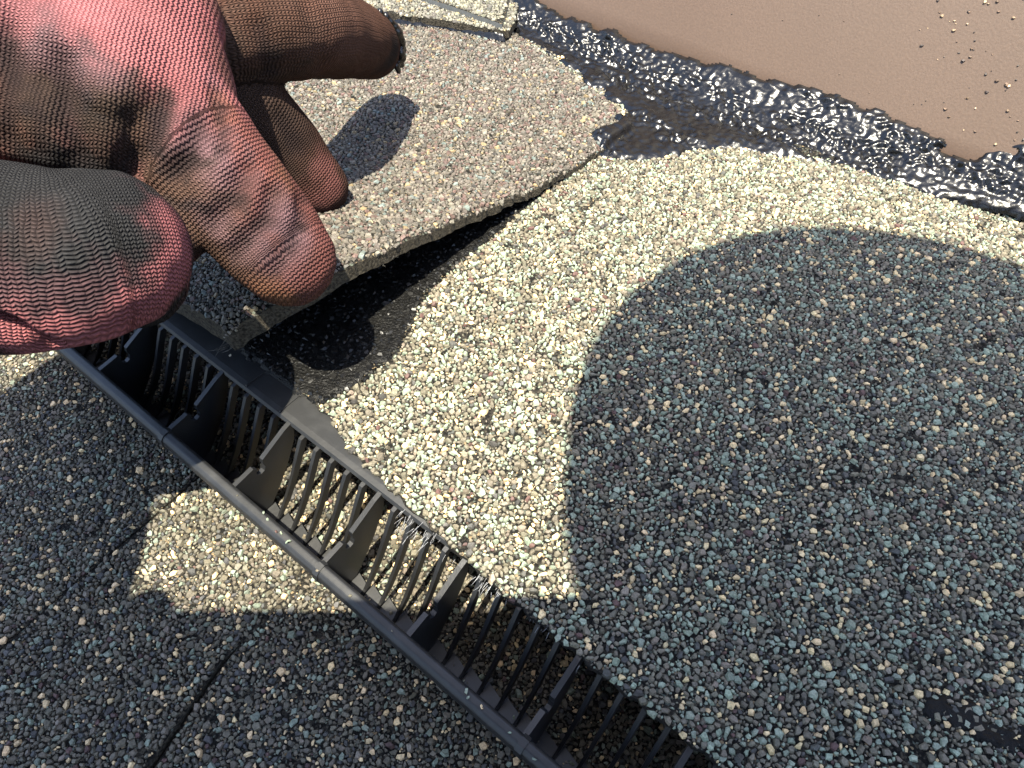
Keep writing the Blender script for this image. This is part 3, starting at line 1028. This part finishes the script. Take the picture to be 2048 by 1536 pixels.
gn = normals(gv, gf)
GROOVES = [([(12, 60), (24, 160), (18, 280)], 3.4, 1.6), ([(118, 130), (128, 200), (145, 270), (160, 310)], 3.4, 2.6), ([(335, 215), (312, 280), (285, 320)], 3.0, 1.3),
           ([(400, 250), (372, 318), (350, 345)], 3.0, 2.0), ([(205, 200), (215, 300)], 4.5, -1.6), ([(70, 180), (80, 290)], 4, -1.2), ([(255, 240), (245, 300)], 2.6, .7), ([(432, 180), (440, 240), (450, 300)], 1.8, 1.2),
           ([(495, 335), (470, 400), (425, 445)], 2.2, 1.4), ([(548, 385), (530, 440), (470, 505)], 2.2, 1.4), ([(606, 400), (602, 455), (550, 545)], 2.0, 1.2),
           ([(520, 60), (540, 140)], 3, 1.0), ([(620, 20), (640, 130)], 3, .8), ([(20, 655), (110, 692)], 1.4, 2.2), ([(-20, 640), (30, 660)], 1.4, 2.2),
           ([(560, 240), (600, 300)], 3, 1.0), ([(75, 160), (80, 300)], 2.0, 1.2), ([(365, 225), (345, 290), (300, 350)], 2.0, -1.0), ([(230, 190), (225, 240)], 5, -1.2),
           ([(450, 330), (420, 400)], 2.0, -.6), ([(515, 370), (490, 440), (450, 480)], 2.0, -.6), ([(575, 400), (560, 470), (510, 530)], 2.0, -.5)]
disp = np.zeros(len(gv))
for line, w, dep_ in GROOVES:
    pts = [hit(*p) for p in line]; pts = [p for p in pts if p is not None]
    if len(pts) < 2: continue
    d = seg_d(gv, pts)
    disp -= dep_ * np.exp(-(d / w) ** 2)
disp += .5 * np.array([noise.noise(Vector(p * .12)) for p in gv])
gv = gv + gn * disp[:, None]
bvh = BVHTree.FromPolygons([tuple(x) for x in gv], [tuple(int(i) for i in q) for q in gf])

# knit coordinates: along / around the nearest bone
KN = np.zeros((len(gv), 3)); best = np.full(len(gv), 1e9); which = np.zeros(len(gv), int)
GROUPS = {'index': 'index', 'middle': 'middle', 'thumb': 'thumb', 'fist': 'fist', 'back_b': 'back_b', 'wrist': 'wrist', 'back_c': 'back_c'}
DD = []
for bi, name in enumerate(GROUPS):
    cc = catmull(BONES[name] if name != 'back_b' else [BONES['back_b'][0], BONES['back_b'][-1]], 60); c, r = cc[:, :3], cc[:, 3]
    t = np.gradient(c, axis=0); L = np.r_[0, np.cumsum(np.linalg.norm(np.diff(c, axis=0), axis=1))]
    d = np.linalg.norm(gv[:, None] - c[None], axis=2)
    i = d.argmin(1)
    dd = d[np.arange(len(gv)), i] - r[i] - (6 if name == 'back_b' else 0)
    tt = t / np.linalg.norm(t, axis=1)[:, None]
    rel = gv - c[i]
    al = L[i] + (rel * tt[i]).sum(1)
    up = np.array([0.25, -.55, .8]); u = np.cross(tt[i], up); u /= np.linalg.norm(u, axis=1)[:, None]; w = np.cross(u, tt[i])
    R0 = np.median(r) * 1.25 if name != 'back_b' else 60.0
    ar = R0 * np.arcsin(np.clip((rel * u).sum(1) / R0, -.97, .97))
    if name == 'back_b': AB = (al, ar)
    if name == 'back_c': al, ar = AB
    if name == 'fist': al, ar = ar * 1.15, al * 1.0
    DD.append(dd)
    m = dd < best
    best[m] = dd[m]; KN[m, 0] = al[m]; KN[m, 1] = ar[m]; which[m] = bi
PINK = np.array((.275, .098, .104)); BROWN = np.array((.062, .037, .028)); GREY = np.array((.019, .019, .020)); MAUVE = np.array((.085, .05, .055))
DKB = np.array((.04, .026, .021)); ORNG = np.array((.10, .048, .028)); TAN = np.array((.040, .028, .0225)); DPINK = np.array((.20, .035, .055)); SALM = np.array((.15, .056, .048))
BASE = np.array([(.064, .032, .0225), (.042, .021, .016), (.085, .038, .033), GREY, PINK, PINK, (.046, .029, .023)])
wt = np.exp(-(np.array(DD) - best) / 2.2)
wt /= wt.sum(0)
col = wt.T @ BASE


NVV = np.clip(1 + .55 * np.array([noise.fractal(Vector(p * .2), .8, 2.1, 4) for p in gv]), .72, 1.5)


def splat(px, py, r, c, k=1.0, hard=1.5):
    p = hit(px, py)
    if p is None: return
    d = np.linalg.norm(gv - p, axis=1) * NVV
    w = np.clip(k * np.exp(-(d / r) ** (2 * hard)), 0, 1)[:, None]
    col[:] = col * (1 - w) + np.asarray(c) * w


# soften bone seams, then dirt, coat and painted shade
for line, r, c, k in [
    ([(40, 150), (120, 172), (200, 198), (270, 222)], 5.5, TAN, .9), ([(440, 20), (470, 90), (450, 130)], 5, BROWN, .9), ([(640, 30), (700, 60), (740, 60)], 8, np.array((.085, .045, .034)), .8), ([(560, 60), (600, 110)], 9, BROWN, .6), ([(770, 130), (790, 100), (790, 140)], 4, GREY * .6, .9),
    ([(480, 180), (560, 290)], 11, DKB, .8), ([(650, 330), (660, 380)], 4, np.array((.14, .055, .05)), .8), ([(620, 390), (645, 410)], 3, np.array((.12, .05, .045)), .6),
    ([(20, 140), (30, 200), (30, 280), (60, 320)], 6.5, BROWN * .9, .9), ([(90, 160), (100, 220), (110, 300)], 5, TAN * .9, .85), ([(160, 185), (190, 240), (200, 320)], 5.5, TAN * .85, .9), ([(240, 215), (260, 270), (240, 330)], 5.5, TAN, .9),
    ([(300, 260), (300, 320)], 4.5, BROWN, .85), ([(330, 330), (310, 370), (370, 400)], 5, BROWN, .8), ([(180, 330), (250, 350), (300, 380)], 5, BROWN * .8, .9), ([(90, 60), (30, 50)], 5, MAUVE * 1.2, .7), ([(50, 95), (130, 115), (220, 150)], 3.5, MAUVE * 1.6, .5),
    ([(390, 240), (380, 330)], 4, MAUVE, .7), ([(425, 160), (430, 220)], 2.5, MAUVE * 1.5, .6), ([(440, 200), (455, 240), (470, 280)], 3, ORNG * 1.1, .7), ([(540, 310), (555, 350), (560, 370)], 4, ORNG * 1.1, .7), ([(530, 320), (540, 330)], 1.8, TAN, .8),
    ([(470, 250), (500, 300), (520, 340)], 5, SALM, .85), ([(400, 300), (430, 370)], 6, MAUVE * 1.6, .7), ([(380, 400), (420, 470), (470, 540)], 7, BROWN * 1.0, .85), ([(350, 380), (400, 460)], 5, BROWN * 1.3, .6), ([(430, 440), (490, 480)], 4.5, MAUVE * 1.3, .8),
    ([(560, 420), (590, 470), (570, 530)], 5, MAUVE * 1.25, .85), ([(600, 380), (640, 450), (650, 520)], 4, SALM * .8, .7), ([(510, 380), (500, 430)], 3, SALM * .9, .6), ([(520, 580), (570, 600), (550, 595)], 3.5, ORNG * 1.2, .8), ([(600, 560), (640, 560)], 4, SALM * .7, .7), ([(480, 420), (470, 460)], 2.5, BROWN * .8, .7),
    # fist: grey rubber coat on the ribs, shade painted along its top, pink at the hem and the end
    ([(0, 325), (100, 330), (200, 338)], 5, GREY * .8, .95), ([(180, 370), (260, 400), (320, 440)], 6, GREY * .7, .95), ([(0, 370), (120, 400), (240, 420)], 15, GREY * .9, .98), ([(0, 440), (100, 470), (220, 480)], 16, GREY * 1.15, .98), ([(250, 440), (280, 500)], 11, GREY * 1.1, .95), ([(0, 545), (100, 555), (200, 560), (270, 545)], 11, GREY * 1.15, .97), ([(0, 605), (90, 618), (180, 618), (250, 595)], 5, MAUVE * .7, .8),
    ([(60, 500), (70, 430)], 3, np.array((.05, .03, .027)), .4), ([(350, 450), (368, 500), (350, 560), (325, 600)], 5.0, PINK * .85, .98), ([(310, 620), (250, 655), (150, 690), (40, 680), (0, 670)], 4.6, PINK * 1.0, .98), ([(150, 655), (230, 640), (290, 605)], 2.5, PINK * .8, .5)]:
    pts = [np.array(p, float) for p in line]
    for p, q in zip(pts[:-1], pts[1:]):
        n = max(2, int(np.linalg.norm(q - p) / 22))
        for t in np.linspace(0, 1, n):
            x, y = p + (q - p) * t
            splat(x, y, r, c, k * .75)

# dirt and fold shade painted together into the pleats
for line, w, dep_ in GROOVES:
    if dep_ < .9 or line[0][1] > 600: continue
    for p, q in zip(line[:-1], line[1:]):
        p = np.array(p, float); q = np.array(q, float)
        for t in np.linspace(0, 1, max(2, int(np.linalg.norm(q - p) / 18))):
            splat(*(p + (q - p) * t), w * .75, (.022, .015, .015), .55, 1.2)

person = tag(empty('person'), 'person in a grimy pink knit work glove lifting the corner of a shingle', 'person')
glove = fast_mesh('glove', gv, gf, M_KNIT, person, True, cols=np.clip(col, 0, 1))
ka = glove.data.attributes.new('knit', 'FLOAT_VECTOR', 'POINT'); ka.data.foreach_set('vector', KN.astype(np.float32).ravel())
glove['label'] = 'pink knit work glove with brown dirt and grey rubber coating'

# tar beads on the upper fingertip
tb = []
for px, py, r in [(768, 22, 1.0), (775, 32, 1.3), (784, 42, 1.2), (793, 52, 1.4), (800, 62, 1.7), (804, 76, 1.5), (805, 90, 1.3), (805, 104, 1.5), (803, 118, 1.2), (798, 130, 1.1)]:
    p = None
    for k in range(40):
        p = hit(px - k * 1.5, py + k * .35)
        if p is not None: break
    if p is not None: tb.append(loft([(*p, r), (*(p + np.array([.3, .6, -1.2])), r * .9), (*(p + np.array([.4, .9, -2.2])), r * .8)], seg=8, n=2))
if tb:
    tv, tf = fused(tb, .4, 2)
    fast_mesh('tar_dabs', tv, tf, M_TAR, glove, True)

# arms, head and shoulders behind the camera (their shadows fall across the roof)
M_SHIRT = mat_noise('work_shirt', (.05, .06, .08), (.07, .08, .1), 300, .9, .2)
sleeve = loft([(-119, 52, 110, 24), (-119, 20, 128, 26), (-126, -60, 160, 33), (-150, -190, 210, 42), (-110, -330, 330, 52), (-20, -380, 400, 60)], 20, 6)
arm_r = loft([(35, -35, 176, 15), (90, -60, 175, 24), (170, -140, 190, 34), (210, -260, 240, 44), (150, -350, 340, 54), (60, -390, 400, 62)], 20, 6)
torso = loft([(20, -600, 120, 130), (20, -520, 260, 140), (25, -430, 370, 120), (40, -330, 420, 85), (55, -210, 400, 52), (66, -110, 370, 55)], 24, 6)
head = loft([(78, -30, 350, 82), (76.5, -6, 330, 84), (74, 2, 318, 79)], 28, 6)
thigh_a = loft([(-70, -600, 100, 85), (-150, -480, 60, 78), (-190, -330, 45, 66)], 18, 6)
thigh_b = loft([(110, -600, 100, 85), (200, -480, 60, 78), (260, -330, 45, 66)], 18, 6)
bvv, bff = fused([sleeve, arm_r, torso, head, thigh_a, thigh_b], 6.0, 4)
fast_mesh('body', bvv, bff, M_SHIRT, person, True)

# phone that takes the picture, just behind the lens
ph = empty('phone')
tag(ph, 'dark phone held flat above the vent, out of the picture', 'phone')
ux = np.array([1, 0, 0.]); uy = np.array([0, SP, CP]); uz = np.array([0, -CP, SP])
rim = []
hw, hh, cr_ = 75.0, 36.0, 10.0
for cx, cy, a0 in ((hw - cr_, hh - cr_, 0), (-hw + cr_, hh - cr_, 90), (-hw + cr_, -hh + cr_, 180), (hw - cr_, -hh + cr_, 270)):
    for k in range(7):
        th = math.radians(a0 + 15 * k); rim.append((cx + cr_ * math.cos(th), cy + cr_ * math.sin(th)))
o0 = np.array([0, 0, CAMH]) + uz * 3 + ux * -21 + uy * -14.3
pv = [o0 + ux * x + uy * y for x, y in rim] + [o0 + ux * x + uy * y + uz * 8 for x, y in rim]
n = len(rim)
mesh_obj('phone_body', pv, [tuple(range(n)), tuple(range(2 * n - 1, n - 1, -1))] + [(j, j + n, (j + 1) % n + n, (j + 1) % n) for j in range(n)], M_PLASTIC, ph)
shadow_lumps = [loft([(*(o0 + ux * x0 + uy * 30 + uz * 9), 8), (*(o0 + ux * (x0 + 1) + uy * 36.5 + uz * 4), r0), (*(o0 + ux * (x0 + 2) + uy * 33 + uz * -1), 5)], 12, 4) for x0, r0 in ((-71, 6.5), (52, 6))]  # unseen finger lumps added to shape the edge of the phone's shadow
hv, hf = fused(shadow_lumps, 1.5, 2)
fast_mesh('hand', hv, hf, mat_noise('skin', (.35, .2, .14), (.4, .24, .17), 200, .6, .4), person, True)  # holds only the unseen lumps added for the shadow edge
